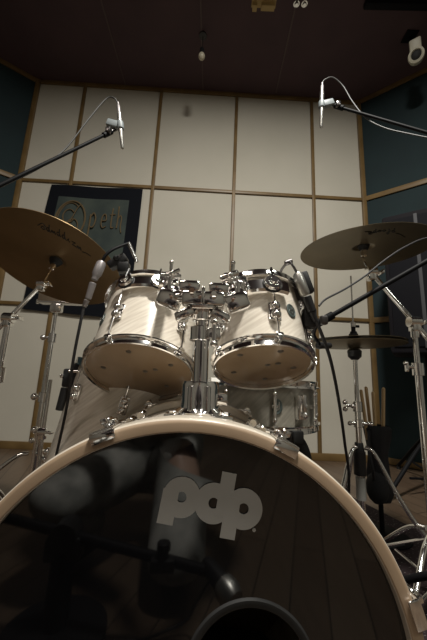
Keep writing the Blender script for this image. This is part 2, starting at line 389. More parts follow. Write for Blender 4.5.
# ------------------------------------------------------------------ toms and snare
def drum(name,label,c,n,r,L,nl,a_off,shm,hm_bot,ttype='tom',badge=None,hoopr=.010,group=None,loc=None,dots=True,lugstyle=1):
    n=V(n).normalized(); ex=(X-n*X.dot(n)).normalized(); ey=n.cross(ex)   # ey points away from viewer
    t=thing(name,label,'drum',loc if loc is not None else c,group); c=V(c)
    def P(a,rr,z): return c+n*z+(ex*math.sin(a)-ey*math.cos(a))*rr      # a=0 faces the viewer
    part('shell',MB().lathe(c,n,[(r,.006),(r,L-.006),(r-.006,L-.006),(r-.006,.006),(r,.006)],96,x=ex),shm,t)
    part('batter_head',MB().lathe(c,n,[(0,L+.001),(r+.003,L+.001),(r+.003,L-.002),(0,L-.0005)],72,x=ex),whitehead,t)
    rh=part('resonant_head',MB().lathe(c,n,[(0,-.001),(r+.003,-.001),(r+.003,.002),(0,.0005)],72,x=ex),hm_bot,t)
    if dots:
        for k in range(nl):
            mk=MB()
            a=a_off+2*PI*k/nl+.25
            mk.lathe(P(a,r*.70,-.0012),-n,[(0,.0006),(.0055,.0006),(.0065,0),(.0055,-.0)],14)
            part('head_mark',mk,mat('head_mark',(.10,.08,.06),.4),rh)
        for k in range(2): part('head_mark',MB().lathe(P(1.2,r*(.12+.22*k),-.0012),-n,[(0,.0006),(.0055,.0006),(.0065,0)],14),mat('head_mark',(.10,.08,.06),.4),rh)
    def hp(z0,sg,nm):
        f=lambda q:z0+q*sg
        R0=r+.004; R1=r+hoopr+.002
        o=part(nm,MB().lathe(c,n,[(R0,f(.0)),(R0,f(-.010)),(R0+.003,f(-.0125)),(R0+.0055,f(-.011)),(R0+.0045,f(-.007)),(R0+.003,f(.004)),(R1+.001,f(.0065)),(R1+.002,f(.010)),(R0+.0025,f(.0105)),(R0,f(.0))],96,x=ex),chrome,t)
        return o
    hb=hp(0.0,1,'hoop'); ht=hp(L,-1,'hoop')
    for k in range(nl):
        a=a_off+2*PI*k/nl; er=(P(a,1,0)-P(a,0,0)).normalized(); et=n.cross(er)
        for z0,sg,hh in ((0,1,hb),(L,-1,ht)):
            p=P(a,r+hoopr+.003,z0+sg*.006)
            part('tension_rod',MB().box(p+n*sg*.002-er*.002,et,er,n,(.017,.013,.012),.003).cyl(p-n*sg*.012,p+n*sg*.0,.0042,seg=10).cyl(p,p+n*sg*((L*.40-.02 if sg>0 else L*.60-.02) if .13<L<.3 else min(L*.5-.02,.07)),.0018,seg=8),chrome,hh)
        if lugstyle==1:
            for z in ((L*.22,L*.78) if L>.3 else (L*.40,)):
                q=P(a,r,z)
                part('lug',MB().box(q+er*.004,et,er,n,(.026,.008,.048),.005).ball(q+er*.010+n*.0115,.011,seg=16).ball(q+er*.010-n*.0115,.011,seg=16).cyl(q+er*.011-n*.023,q+er*.011+n*.023,.0045,seg=12),chrome,t)
        else:
            q=P(a,r,L*.5)
            part('lug',MB().cyl(q+er*.014-n*L*.28,q+er*.014+n*L*.28,.0055,seg=14).cyl(q,q+er*.016,.008,seg=12).ball(q+er*.014-n*L*.28,.0075).ball(q+er*.014+n*L*.28,.0075),chrome,t)
    if badge is not None:
        a,z,s=badge; er=(P(a,1,0)-P(a,0,0)).normalized(); et=n.cross(er)
        q=P(a,r+.0008,z); mbb=MB(); 
        vs=[]; 
        for sc,oo in ((1,0),(1,.0012),(.86,.002),(.82,.0014),(0,.0014)):
            vs.append([mbb.bm.verts.new(q+er*oo+et*(.72*s*sc*math.cos(2*PI*i/28))+n*(s*sc*math.sin(2*PI*i/28))) for i in range(28)] if sc else None)
        for A,B in zip(vs[:-1],vs[1:-1]):
            for i in range(28): mbb.bm.faces.new((A[i],A[(i+1)%28],B[(i+1)%28],B[i]))
        mbb.bm.faces.new(vs[3])
        bo=part('badge',mbb,badgem,t)
        part('badge_emblem',MB().ring2d(q+er*.0018,et,n,0,-s*.15,s*.34,s*.18,.0006,seg=24).box(q+er*.0021+n*s*.3+et*s*.25,et,n,er,(s*.14,s*.7,.0006)),chromeb,bo)
    return t,P,n,ex,ey
LC=V((-.178,.762,H+.011)); Ln=V((-.005,.50,.865)).normalized(); LR=.127; LL=.222
RC=V((.113,.674,H+.036)); Rn=V((-.02,.41,.91)).normalized(); RR=.1016; RL=.178
tl,PL,_,_,_=drum('rack_tom','ivory rack tom with amber underside, larger of the two, left of the chrome post',LC,Ln,LR,LL,5,math.radians(-22),shellm,tomhead,badge=(math.radians(-52),LL*.45,.019),group='rack toms over the bass drum')
tr,PRr,_,_,_=drum('rack_tom','smaller ivory rack tom with dotted brown underside, right of the chrome post',RC,Rn,RR,RL,5,math.radians(8),shellm,tomhead,badge=(math.radians(33),RL*.5,.018),group='rack toms over the bass drum')
def suspension(t,P,n,r,L,a0,a1,grom):
    mb=MB(); z=L-.046
    N=24; R1=r+.016; R2=r+.022
    prev=None; cols=[]
    for i in range(N+1):
        a=a0+(a1-a0)*i/N
        cols.append([mb.bm.verts.new(P(a,R1,z-.017)),mb.bm.verts.new(P(a,R2,z-.013)),mb.bm.verts.new(P(a,R2,z+.013)),mb.bm.verts.new(P(a,R1,z+.017))])
    for A,B in zip(cols,cols[1:]):
        for k in range(4): mb.bm.faces.new((A[k],A[(k+1)%4],B[(k+1)%4],B[k]))
    mb.bm.faces.new(cols[0]); mb.bm.faces.new(cols[-1][::-1])
    mt=part('suspension_mount',mb,chrome,t)
    for a in grom:
        p=P(a,R2,z); er=(P(a,1,0)-P(a,0,0)).normalized()
        part('grommet',MB().lathe(p-er*.004,er,[(.0195,0),(.0212,0),(.0222,.003),(.0212,.006),(.0195,.006),(.0195,0)],32),rubber,mt)
        part('grommet_cup',MB().lathe(p-er*.004,er,[(0,0),(.0195,0),(.0198,.008),(.0175,.013),(.012,.013),(.010,.008),(0,.008)],28),chrome,mt)
        part('grommet_bolt',MB().lathe(p+er*.001,er,[(0,.014),(.007,.014),(.0085,.011),(.0085,.004)],18).cyl(p+n*.008+er*.008,p+n*.045+er*.004,.0028,seg=8),chrome,mt)
    return mt
suspension(tl,PL,Ln,LR,LL,math.radians(-30),math.radians(32),[math.radians(-18),math.radians(14)])
suspension(tr,PRr,Rn,RR,RL,math.radians(-44),math.radians(24),[math.radians(-34),math.radians(6)])
# snare on its stand
sc=at(261.5,402,1.07); SN=V((.0,.0,1)).normalized(); SL=.128
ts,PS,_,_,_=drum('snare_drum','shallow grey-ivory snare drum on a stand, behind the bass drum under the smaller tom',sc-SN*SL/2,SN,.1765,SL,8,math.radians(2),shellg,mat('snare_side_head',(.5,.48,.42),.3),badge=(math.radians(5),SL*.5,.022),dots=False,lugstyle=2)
q=PS(math.radians(28),.178,SL*.5); er=(PS(math.radians(28),1,0)-PS(math.radians(28),0,0)).normalized(); et=SN.cross(er)
part('strainer',MB().box(q+er*.008,et,er,SN,(.030,.018,.07),.004).box(q+er*.02+SN*.012,et,er,SN,(.014,.014,.05),.004).ball(q+er*.026-SN*.02,.009),chrome,ts)
q=PS(math.radians(-5),.178,SL*.5); er=(PS(math.radians(-5),1,0)-PS(math.radians(-5),0,0)).normalized()
part('snare_wires_plate',MB().abox((sc.x-.08,sc.y-.02,sc.z-SL/2-.012),(sc.x+.08,sc.y+.02,sc.z-SL/2-.003)),steel,ts)
def tripod(parent,mb_mat,c,rad,zh,ztop,ang0,r=.008,n=3,brace=True,m=None):
    for k in range(n):
        a=ang0+2*PI*k/n; d=V((math.cos(a),math.sin(a),0)); foot=V((c.x,c.y,.008))+d*rad
        tp=V((c.x,c.y,ztop))+d*.022; mid=V((c.x,c.y,zh+(ztop-zh)*.25))+d*rad*.52
        mb=MB().tube([tp,tp+d*rad*.12-Z*.01,V((c.x,c.y,zh+(ztop-zh)*.62))+d*rad*.42,foot+Z*.02],r,seg=10)
        if brace: mb.tube([V((c.x,c.y,zh*.55+.02))+d*.016,mid*.5+ (V((c.x,c.y,zh*.5))+d*rad*.62)*.5],r*.6,seg=8)
        lg=part('leg',mb,m,parent); part('rubber_foot',MB().cyl(foot-Z*.0075,foot+Z*.03,.014,.012),rubber,lg)
ss=thing('snare_stand','chrome and black snare stand holding the shallow drum from below','stand',(sc.x,sc.y,0))
zb=sc.z-SL/2-.014
for k in range(3):
    a=math.radians(-70+120*k); d=V((math.cos(a),math.sin(a),0))
    ar=part('basket_arm',MB().tube([V((sc.x,sc.y,zb-.09)),V((sc.x,sc.y,zb-.05))+d*.10,V((sc.x,sc.y,zb-.012))+d*.198],.006),blackm,ss)
    part('rubber_pad',MB().box(V((sc.x,sc.y,zb))+d*.203,d,Z.cross(d),Z,(.016,.035,.034),.005),rubber,ar)
part('pole',MB().cyl((sc.x,sc.y,.10),(sc.x,sc.y,zb-.07),.0127).cyl((sc.x,sc.y,zb-.12),(sc.x,sc.y,zb-.07),.022),chrome,ss)
tripod(ss,None,sc,.22,.14,.24,math.radians(30),m=chromeb)
# floor tom
fc=V((-.305,1.02,0))
tf,PF,_,_,_=drum('floor_tom','big ivory floor tom in shade, standing on the floor behind the left rack tom',V((fc.x-.008,fc.y,.262)),V((.19,.03,1)),.195,.385,8,math.radians(8),shellm,whitehead,loc=(fc.x,fc.y,0),dots=False)
for k in range(3):
    a=math.radians((-120,120,0)[k]); p=PF(a,.222,.06); 
    part('bracket',MB().box(PF(a,.207,.06),X,Y,Z,(.03,.03,.05),.006),chrome,tf)
    lg=part('leg',MB().tube([p+Z*.06,p-Z*.1,V((p.x+(p.x-fc.x)*.18,p.y+(p.y-fc.y)*.18,.02))],.0055),chrome,tf)
    part('rubber_foot',MB().cyl(V((p.x+(p.x-fc.x)*.18,p.y+(p.y-fc.y)*.18,.0005)),V((p.x+(p.x-fc.x)*.18,p.y+(p.y-fc.y)*.18,.035)),.012,.009),rubber,lg)
# ------------------------------------------------------------------ tom post
pb=bc0-bn*.125+V((-.020,0,0)); pz=bc0.z+.2775+.009
pb=V((at(199,418,.50).x,.502,pz))
pt=at(203,310,.502); 
tp=thing('tom_post','chrome double tom post standing on top of the bass drum, arms to both rack toms','holder',(pb.x,pb.y,pz))
part('gasket',MB().abox((pb.x-.045,pb.y-.024,pz-.016),(pb.x+.045,pb.y+.024,pz-.003),.003),rubber,tp)
part('base_plate',MB().abox((pb.x-.053,pb.y-.028,pz-.004),(pb.x+.053,pb.y+.028,pz+.007),.003)
   .cyl((pb.x-.042,pb.y-.018,pz+.004),(pb.x-.042,pb.y-.018,pz+.012),.006,seg=6).cyl((pb.x+.042,pb.y-.018,pz+.004),(pb.x+.042,pb.y-.018,pz+.012),.006,seg=6),chrome,tp)
ax=(pt-pb).normalized()
part('receiver',MB().lathe(pb+Z*.004,ax,[(0,0),(.040,0),(.040,.006),(.032,.012),(.0305,.02),(.031,.048),(.029,.053),(.015,.054),(.015,.05)],32)
   .cyl(pb+ax*.012+V((-.012,-.028,0)),pb+ax*.05+V((-.012,-.026,0)),.006).cyl(pb+ax*.012+V((.012,-.028,0)),pb+ax*.05+V((.012,-.026,0)),.006).box(pb+ax*.03+V((.034,-.0,0)),X,Y,Z,(.022,.02,.02),.003),chrome,tp)
part('tube',MB().cyl(pb+ax*.03,pt,.0122,seg=28),chrome,tp)
# memory collar
mc=at(200,334,.502)
part('memory_collar',MB().cyl(mc-ax*.012,mc+ax*.012,.0175,seg=24).box(mc+V((.024,-.006,0)),X,Y,Z,(.022,.018,.020),.003).cyl(mc+V((.024,-.02,-.018)),mc+V((.024,-.02,.018)),.004,seg=10).ball(mc+V((.024,-.02,.018)),.006).ball(mc+V((.024,-.02,-.018)),.006),chrome,tp)
hd=part('clamp_head',MB().cyl(pt-ax*.02,pt+ax*.004,.018,seg=28).cyl(pt-ax*.004,pt+ax*.002,.034,.034,seg=6).box(pt+ax*.016,X,Y,ax,(.072,.044,.026),.005)
   .box(pt+ax*.037+V((-.024,0,0)),X,Y,ax,(.036,.044,.020),.005).box(pt+ax*.036+V((.026,0,0)),X,Y,ax,(.034,.042,.018),.005).box(pt-ax*.012+V((-.03,-.012,0)),X+Z*.5,Y,Z-X*.5,(.034,.026,.016),.005).box(pt-ax*.012+V((.03,-.012,0)),X-Z*.5,Y,Z+X*.5,(.034,.026,.016),.005)
   .cyl(pt+ax*.024+V((-.018,-.014,0)),pt+ax*.024+V((-.018,-.036,0)),.006,seg=6).cyl(pt+ax*.02+V((.018,-.014,0)),pt+ax*.02+V((.018,-.036,0)),.006,seg=6).box(pt+ax*.02+V((0,-.020,0)),X,Y,Z,(.006,.01,.03),.002),chrome,tp)
def arm(tgt,sgn,out):
    # tgt: bracket point on the tom front
    p0=pt+ax*.024+V((sgn*.030,0,.0)); k=p0+V((sgn*.028,.012,.002))
    a_=part('arm',MB().tube([p0-V((sgn*.02,0,0)),k,tgt-out*-.012],.0115,seg=14),chrome,tp)
    part('ball_clamp',MB().ball(k,.0215,seg=20).box(k+V((0,-.012,-.010)),V((1,0,.4*sgn)),Y,V((-.4*sgn,0,1)),(.040,.028,.030),.005).cyl(k+V((0,-.018,-.02)),k+V((0,-.022,.022)),.0045,seg=10),chrome,a_)
    c=tgt+out*.016
    part('bracket_block',MB().box(c,X,out,out.cross(X),(.046,.028,.046),.008).lathe(c-out*.012,out,[(0,-.002),(.024,-.002),(.026,.004),(.022,.018),(.012,.022),(0,.024)],28)
      .cyl(c+out*.014+Z*.034,c+out*.018-Z*.036,.0042,seg=12).ball(c+out*.014+Z*.036,.0055).box(c+out*.018-Z*.030,X,Y,Z,(.008,.01,.018),.002).box(c+out*.012,X,out,Z,(.052,.012,.010),.002),chrome,a_)
    part('wing_bolt',MB().ball(c+out*.026,.008).box(c+out*.026+X*.0,X+Z*.5,out,Z-X*.5,(.040,.006,.010),.002),chrome,a_)
oL=(PL(math.radians(24),1,0)-PL(math.radians(24),0,0)).normalized(); arm(PL(math.radians(22),LR+.022,LL-.048),-1,oL)
oR=(PRr(math.radians(-32),1,0)-PRr(math.radians(-32),0,0)).normalized(); arm(PRr(math.radians(-28),RR+.022,RL-.046),1,oR)
# ------------------------------------------------------------------ cymbals
def cymbal(name,label,c,n,r,m,group=None,script=None,bell=.16,arc=.10,part2=True):
    n=V(n).normalized(); ex=(X-n*X.dot(n)).normalized(); ey=n.cross(ex); c=V(c)
    def hgt(q): # height of the bow at fraction q relative to the hole plane
        if q<bell: return r*arc*(1-0.0)+ .11*r*0 - (q/bell)**2*r*.035
        return r*arc*.65*(1-((q-bell)/(1-bell))**1.8)
    fr=[.03,.05,.08,.11,.135,.155,.17,.2,.3,.4,.5,.6,.7,.8,.9,.96,1.0]
    top=[(q*r,hgt(q)+.0006) for q in fr]; bot=[(q*r,hgt(q)-.0006) for q in fr]
    t=thing(name,label,'cymbal',c,group)
    body=part('plate',MB().lathe(c,n,top+bot[::-1]+[top[0]],96,x=ex),m,t)
    if script:
        mb=MB()
        for st,w in script:
            P=[]
            for a,b in st:
                q=math.hypot(a,b)/r; P.append(c+ex*a+ey*b+n*(hgt(q)-.0010))
            mb.tube(P,w,seg=5,sub=4)
        part('script_lettering',mb,ink,body)
    h0=hgt(0.03)
    part('felt',MB().cyl(c+n*(h0+.001),c+n*(h0+.014),.017).cyl(c+n*(h0-.022),c+n*(h0-.003),.015,.023),rubber,t)
    return t,ex,ey,hgt
def scrawl(hitf,line,nlet,hh,seed):
    """line: list of px points giving the base line; returns strokes made of letter-like loops"""
    rnd=random.Random(seed); out=[]
    (x0,y0),(x1,y1)=line
    for i in range(nlet):
        t0=i/nlet; bx_=x0+(x1-x0)*t0; by_=y0+(y1-y0)*t0+2.5*math.sin(t0*PI)*-1; dx=(x1-x0)/nlet
        k=rnd.choice('lonzdj'); h=hh*(1.5 if k in 'ldj' and rnd.random()<.7 else .8)
        sl=(y1-y0)/(x1-x0)
        f={'l':[(0,0),(.5,-1),(.35,-.5),(.6,0)],'o':[(0,-.2),(.4,-.9),(.8,-.4),(.4,0),(.1,-.3)],'n':[(0,0),(.15,-.8),(.4,-.1),(.6,-.8),(.8,0)],'z':[(0,-.8),(.7,-.9),(.1,0),(.9,.05)],'d':[(.7,-1.2),(.5,0),(.1,-.3),(.5,-.6),(.8,0)],'j':[(.5,-.8),(.4,.7),(0,.5),(.5,0),(.9,-.2)]}[k]
        out.append([hitf(bx_+a*dx,by_+a*dx*sl+b*h) for a,b in f])
    out.append([hitf(x0-3,y0-3),hitf(x0+2,y0-hh*1.2),hitf(x0+5,y0-1)])
    out.append([hitf(x1,y1),hitf(x1+4,y1+1),hitf(x1+9,y1+4)])
    return out
cL=V((-.560,.985,H+.366)); nL=V((.10,.37,.92)).normalized(); rL=.229
cR=V((.584,1.11,H+.527)); nR=V((-.037,-.045,.998)).normalized(); rR=.242
def disc_hit(c,n,off=-.0):
    n=V(n); ex=(X-n*X.dot(n)).normalized(); ey=n.cross(ex)
    def f(px,py):
        q=hit(px,py,c+n*off,n)-c; return (q.dot(ex),q.dot(ey))
    return f
sL=[(s,.0016) for s in scrawl(disc_hit(cL,nL,.008),((41,228),(82,252)),8,4.5,3)]
sR=[(s,.0020) for s in scrawl(disc_hit(cR,nR,.010),((368,234),(396,233)),6,2.6,9)]
tcl,exl,eyl,hL=cymbal('crash_cymbal','bronze crash cymbal seen from below with dark script, on the left stand',cL,nL,rL,cymm,script=sL)
tcr,exr,eyr,hR=cymbal('ride_cymbal','wide dull bronze cymbal seen edge-low from below, on the right boom stand',cR,nR,rR,cymr,script=sR)
def cym_top(parent,c,n,h0,m=chrome):
    part('wing_nut',MB().cyl(c+n*(h0+.015),c+n*(h0+.03),.006,seg=10).box(c+n*(h0+.03),X,Y,Z,(.03,.005,.012),.002),m,parent)
def joint(mb,p,s=1.0):
    mb.cyl(p+V((-.016*s,0,0)),p+V((.016*s,0,0)),.017*s,seg=18).box(p+V((0,0,-.012*s)),X,Y,Z,(.022*s,.028*s,.034*s),.004).cyl(p+V((.016*s,0,0)),p+V((.028*s,0,0)),.006*s,seg=10).box(p+V((.034*s,0,0)),Y,X,Z,(.032*s,.006*s,.012*s),.002)
    return mb
# left boom cymbal stand
jt=at(9,318,.93); tilt=at(42,284,.93); base=V((at(-14,440,.93).x,.93,0))
st=thing('cymbal_stand','chrome boom cymbal stand carrying the bronze crash at the left edge','stand',(base.x,base.y,0))
hub=cL+nL*hL(.03)
part('tilter',joint(MB(),tilt,.8).cyl(tilt,hub+nL*.03,.0035,seg=10).cyl(hub-nL*.045,hub-nL*.018,.009,seg=12),chrome,st)
part('boom_arm',MB().cyl(tilt,jt+(jt-tilt).normalized()*.10,.0065),chrome,st)
part('boom_clamp',joint(MB(),jt,1.0),chrome,st)
part('upper_tube',MB().cyl(jt-Z*.02,V((jt.x,jt.y,.62)),.0095),chrome,st)
part('lower_tube',MB().cyl((jt.x,jt.y,.06),(jt.x,jt.y,.64),.0105).cyl((jt.x,jt.y,.60),(jt.x,jt.y,.645),.018),chrome,st)
part('height_wing',MB().cyl((jt.x-.01,jt.y,.62),(jt.x-.035,jt.y,.62),.006,seg=10).box((jt.x-.04,jt.y,.62),Y,X,Z,(.03,.006,.012),.002),chrome,st)
tripod(st,None,V((jt.x,jt.y,0)),.26,.12,.30,math.radians(200),m=chrome)
st.location=(base.x,base.y,0)
# right boom cymbal stand
jt2=at(414,322,1.02); tl2=at(371,272,1.08)
pole_b=V((jt2.x,jt2.y,0))
st2=thing('cymbal_stand','tall chrome boom stand with wing bolt, at the right edge under the wide dull cymbal','stand',(jt2.x,jt2.y,0))
hub=cR+nR*hR(.03)
part('tilter',joint(MB(),tl2,1.15).tube([tl2,at(363,258,1.10),hub+nR*.03],.0035,seg=8).cyl(hub-nR*.045,hub-nR*.018,.012,seg=12),chrome,st2)
part('boom_arm',MB().cyl(tl2,jt2+(jt2-tl2).normalized()*.11,.0082),chrome,st2)
part('boom_clamp',joint(MB(),jt2,1.15),chrome,st2)
zc=at(414,367,1.02).z
part('upper_tube',MB().cyl(jt2-Z*.02,V((jt2.x,jt2.y,zc)),.0085).cyl(jt2-Z*.055,jt2-Z*.02,.013),chrome,st2)
part('lower_tube',MB().cyl((jt2.x,jt2.y,.05),(jt2.x,jt2.y,zc+.01),.011).cyl((jt2.x,jt2.y,zc-.028),(jt2.x,jt2.y,zc+.014),.018),chrome,st2)
part('height_wing',MB().cyl((jt2.x-.012,jt2.y,zc),(jt2.x-.036,jt2.y,zc),.007,seg=10).box((jt2.x-.038,jt2.y-.0,zc),Y,X,Z,(.014,.008,.034),.003).ball((jt2.x-.04,jt2.y,zc+.012),.008),chrome,st2)
tripod(st2,None,V((jt2.x,jt2.y,0)),.28,.09,.21,math.radians(100),m=chrome)
# hi-hat
hc=at(354,343,1.15); rh_=.178
hst=thing('hi_hat_stand','chrome hi-hat stand with tripod legs between the toms and the right cymbal stand','stand',(hc.x,hc.y,0))
cymh=cymr
cymbal('hi_hat_cymbal','lower cymbal of the hi-hat pair, facing down, seen almost edge on',hc-Z*.006,V((0.02,0,-1)),rh_,cymh,group='pair of hi-hat cymbals')
cymbal('hi_hat_cymbal','upper cymbal of the hi-hat pair, closed on the lower one',hc+Z*.004,V((-.02,0,1)),rh_,cymh,group='pair of hi-hat cymbals')
part('pull_rod',MB().cyl((hc.x,hc.y,hc.z-.10),(hc.x,hc.y,at(353,276,1.15).z),.003,seg=10),chrome,hst)
part('clutch',MB().cyl(hc+Z*.028,hc+Z*.045,.016,.012,seg=16).cyl(hc+Z*.045,hc+Z*.075,.008,seg=12).box(hc+Z*.066+V((.012,0,0)),X,Y,Z,(.024,.006,.010),.002),blackm,hst)
part('clutch_nut',MB().cyl(hc+Z*.062,hc+Z*.082,.010,seg=10),chrome,hst)
part('cymbal_seat',MB().lathe(hc-Z*.065,Z,[(0,0),(.012,0),(.024,.012),(.026,.034),(.02,.04),(0,.04)],24),blackp,hst)
z1=at(354,403,1.15).z; z2=at(354,423,1.15).z; z3=.23
part('upper_tube',MB().cyl((hc.x,hc.y,z1-.05),hc-Z*.06,.0085),chrome,hst)
part('lower_tube',MB().cyl((hc.x,hc.y,.05),(hc.x,hc.y,z1),.0115).cyl((hc.x,hc.y,z1-.03),(hc.x,hc.y,z1+.006),.018),chrome,hst)
part('height_wing',MB().cyl((hc.x-.01,hc.y,z1-.01),(hc.x-.04,hc.y,z1-.01),.006,seg=10).ball((hc.x-.045,hc.y,z1+.002),.010).ball((hc.x-.045,hc.y,z1-.022),.010).ball((hc.x-.022,hc.y-.014,z1-.01),.009),chrome,hst)
part('memory_lock',MB().cyl((hc.x,hc.y,z2-.014),(hc.x,hc.y,z2+.014),.017).cyl((hc.x-.03,hc.y-.005,z2),(hc.x+.045,hc.y-.005,z2),.006,seg=10).ball((hc.x-.032,hc.y-.005,z2),.009).ball((hc.x+.046,hc.y-.005,z2),.008),chrome,hst)
zl=at(354,445,1.15).z
part('leg_collar',MB().cyl((hc.x,hc.y,zl-.10),(hc.x,hc.y,zl-.02),.021).cyl((hc.x,hc.y,zl-.02),(hc.x,hc.y,zl+.01),.018,.014),blackp,hst)
part('label_sleeve',MB().cyl((hc.x,hc.y,zl-.18),(hc.x,hc.y,zl-.105),.0165),mat('pale_label',(.35,.35,.33),.5),hst)
for k,ang in enumerate((-28,212,88)):
    a=math.radians(ang); d=V((math.cos(a),math.sin(a),0)); foot=V((hc.x,hc.y,.012))+d*.30
    lg=part('leg',MB().tube([V((hc.x,hc.y,zl-.005))+d*.018,V((hc.x,hc.y,zl-.025))+d*.05,V((hc.x,hc.y,(zl+.0)*.62))+d*.12,V((hc.x,hc.y,.16))+d*.19,foot+Z*.012],.0075),chromeb,hst)
    part('brace',MB().tube([V((hc.x,hc.y,.10))+d*.018,V((hc.x,hc.y,.17))+d*.18],.0045,seg=8),chromeb,lg)
    part('rubber_foot',MB().cyl(foot-Z*.0115,foot+Z*.03,.015,.012),rubber,lg)
fb=V((hc.x+.02,hc.y,.0))
pd=part('footboard',MB().box((hc.x-.01,hc.y+.17,.06),X,V((0,1,-.22)),V((0,.22,1)),(.085,.29,.008),.003).abox((hc.x-.055,hc.y+.0,.0012),(hc.x+.035,hc.y+.33,.006)),chromeb,hst)
# ------------------------------------------------------------------ stick bag with sticks
sbx=at(377,440,1.45)
bgz0=.30; 
tb=thing('stick_bag','black cloth stick bag hanging upright beside the hi-hat stand','bag',(sbx.x,sbx.y,0))
zt=at(379,425,1.45).z
prof=[(0,.0),(.045,.005),(.062,.04),(.058,.12),(.052,.20),(.066,.26),(.072,.31),(.058,.325),(.052,.31),(.05,.12),(0,.1)]
z0=zt-.325
def bag(): 
    mb=MB().lathe(V((sbx.x,sbx.y,z0)),Z,[(r*.78,z) for r,z in prof],28)
    for v in mb.bm.verts:
        a=math.atan2(v.co.y-sbx.y,v.co.x-sbx.x); k=1+.09*math.sin(3*a+v.co.z*22)+.05*math.sin(7*a)
        v.co.x=sbx.x+(v.co.x-sbx.x)*k; v.co.y=sbx.y+(v.co.y-sbx.y)*k
    return mb
part('pouch',bag(),bagm,tb)
part('side_pouch',MB().ball(V((sbx.x-.035,sbx.y-.045,z0+.07)),.046,sz=1.4,seg=20),bagm,tb)
part('carry_strap',MB().tube([V((sbx.x-.05,sbx.y-.03,z0+.30)),V((sbx.x-.10,sbx.y-.12,z0+.24)),V((sbx.x-.11,sbx.y-.16,z0+.17)),V((sbx.x-.05,sbx.y-.05,z0+.10))],.006),bagm,tb)
part('stand_pole',MB().cyl((sbx.x,sbx.y,.0),(sbx.x,sbx.y,z0+.02),.010).lathe((sbx.x,sbx.y,.0005),Z,[(0,0),(.11,0),(.11,.008),(.02,.02),(0,.02)],32),blackm,tb)
for nm,px0,py0,px1,dy in (('leftmost of the sticks, leaning left',361,391,368,-.01),('second stick from the left, leaning left',366,388,372,.015),('rightmost of the sticks, standing straight',383.5,389,383,.0),('third from the left, near the bag centre',373,393,376,-.02)):
    a=at(px0,py0,1.45+dy); b=at(px1,440,1.45+dy)
    o=part('drumstick',MB().cyl(a,b,.0075,.0078,seg=12).ball(a,.0073),stickw,origin=b); tag(o,'pale wooden drumstick in the black bag, '+nm,'drumstick','drumsticks in the bag')
# ------------------------------------------------------------------ loudspeaker right, on stand
s0=at(402,260,1.95); ang=math.radians(35)
sxv=V((math.cos(ang),-math.sin(ang),0)); syv=V((math.sin(ang),math.cos(ang),0))
zt=at(405,212,1.95).z; zbt=at(395,352,1.95).z
spx=at(402,300,1.95); cc=V((spx.x+.22,spx.y+.12,0))
tsp=thing('loudspeaker','large dark loudspeaker behind the wide right cymbal, on a pole','speaker',(cc.x,cc.y,zbt))
part('cabinet',MB().box(cc+Z*(zt+zbt)/2,sxv,syv,Z,(.40,.36,zt-zbt),.015),mat('speaker_paint',(.010,.009,.011),.8,spec=.12),tsp)
part('grille',MB().box(cc+Z*(zt+zbt)/2-syv*.184,sxv,syv,Z,(.35,.01,(zt-zbt)*.92),.004),mat('grille_cloth',(.009,.009,.011),.9,spec=.1),tsp)
part('edge_strip',MB().box(cc+Z*(zt+zbt)/2-syv*.186+sxv*-.165+sxv*.17,sxv,syv,Z,(.022,.012,(zt-zbt)*.94),.003),mat('grey_trim',(.06,.06,.065),.7,spec=.2),tsp)
tss=thing('speaker_stand','black tripod pole stand under the dark loudspeaker, far right','stand',(cc.x,cc.y,0))
part('pole',MB().cyl((cc.x,cc.y,.1),(cc.x,cc.y,zbt-.002),.018),blackm,tss)
tripod(tss,None,cc,.50,.10,.34,math.radians(205),r=.012,m=blackm)
# ------------------------------------------------------------------ music stand behind left cymbal
mz=1.32
mc_=[at(x,y,mz) for x,y in ((42,262),(92,262),(84,303),(37.5,301.5))]
mpost=at(57,306,mz)
tm=thing('music_stand','brown music stand desk on a chrome tube behind the left crash cymbal','stand',(mpost.x,mpost.y,0))
mbm=MB(); nrm=V((0,-1,.0)); mu=(mc_[2]-mc_[3]).normalized(); mv=(mc_[0]-mc_[3]).normalized()
cen=(mc_[0]+mc_[1]+mc_[2]+mc_[3])/4; wdt=(mc_[2]-mc_[3]).length; hgtm=(mc_[0]-mc_[3]).length
part('desk',MB().box(cen,mu,Y,Z,(wdt,.008,hgtm),.003),deskm,tm)
part('lip',MB().box(mc_[3]*.5+mc_[2]*.5+V((0,.02,0)),mu,Y,Z,(wdt,.05,.008),.002).box(mc_[3]*.5+mc_[3]*.5,mu,Y,Z,(.006,.012,.02)),chromeb,tm)
lowp=at(52,338,mz)
part('upper_tube',MB().cyl(V((mpost.x,mz,mpost.z-.02)),V((mpost.x,mz,.70)),.0072).box((mpost.x,mz,mpost.z-.01),X,Y,Z,(.05,.03,.04),.006),chromeb,tm)
cz=at(54,338,mz).z
part('collar',MB().cyl((mpost.x,mz,cz-.02),(mpost.x,mz,cz+.02),.017).cyl((mpost.x,mz,cz),(mpost.x-.035,mz,cz),.006).ball((mpost.x-.04,mz,cz),.012),chromeb,tm)
cz2=at(43,397,mz).z
part('lower_tube',MB().cyl((mpost.x,mz,.06),(mpost.x,mz,cz-.01),.0105).cyl((mpost.x,mz,cz2-.02),(mpost.x,mz,cz2+.02),.019).cyl((mpost.x,mz,cz2),(mpost.x-.03,mz,cz2),.006).ball((mpost.x-.038,mz,cz2),.015),chrome,tm)
tripod(tm,None,V((mpost.x,mz,0)),.34,.10,.31,math.radians(205),m=chrome)
# chrome percussion stand joints left of floor tom
for (px,py,yy) in ():
    pass
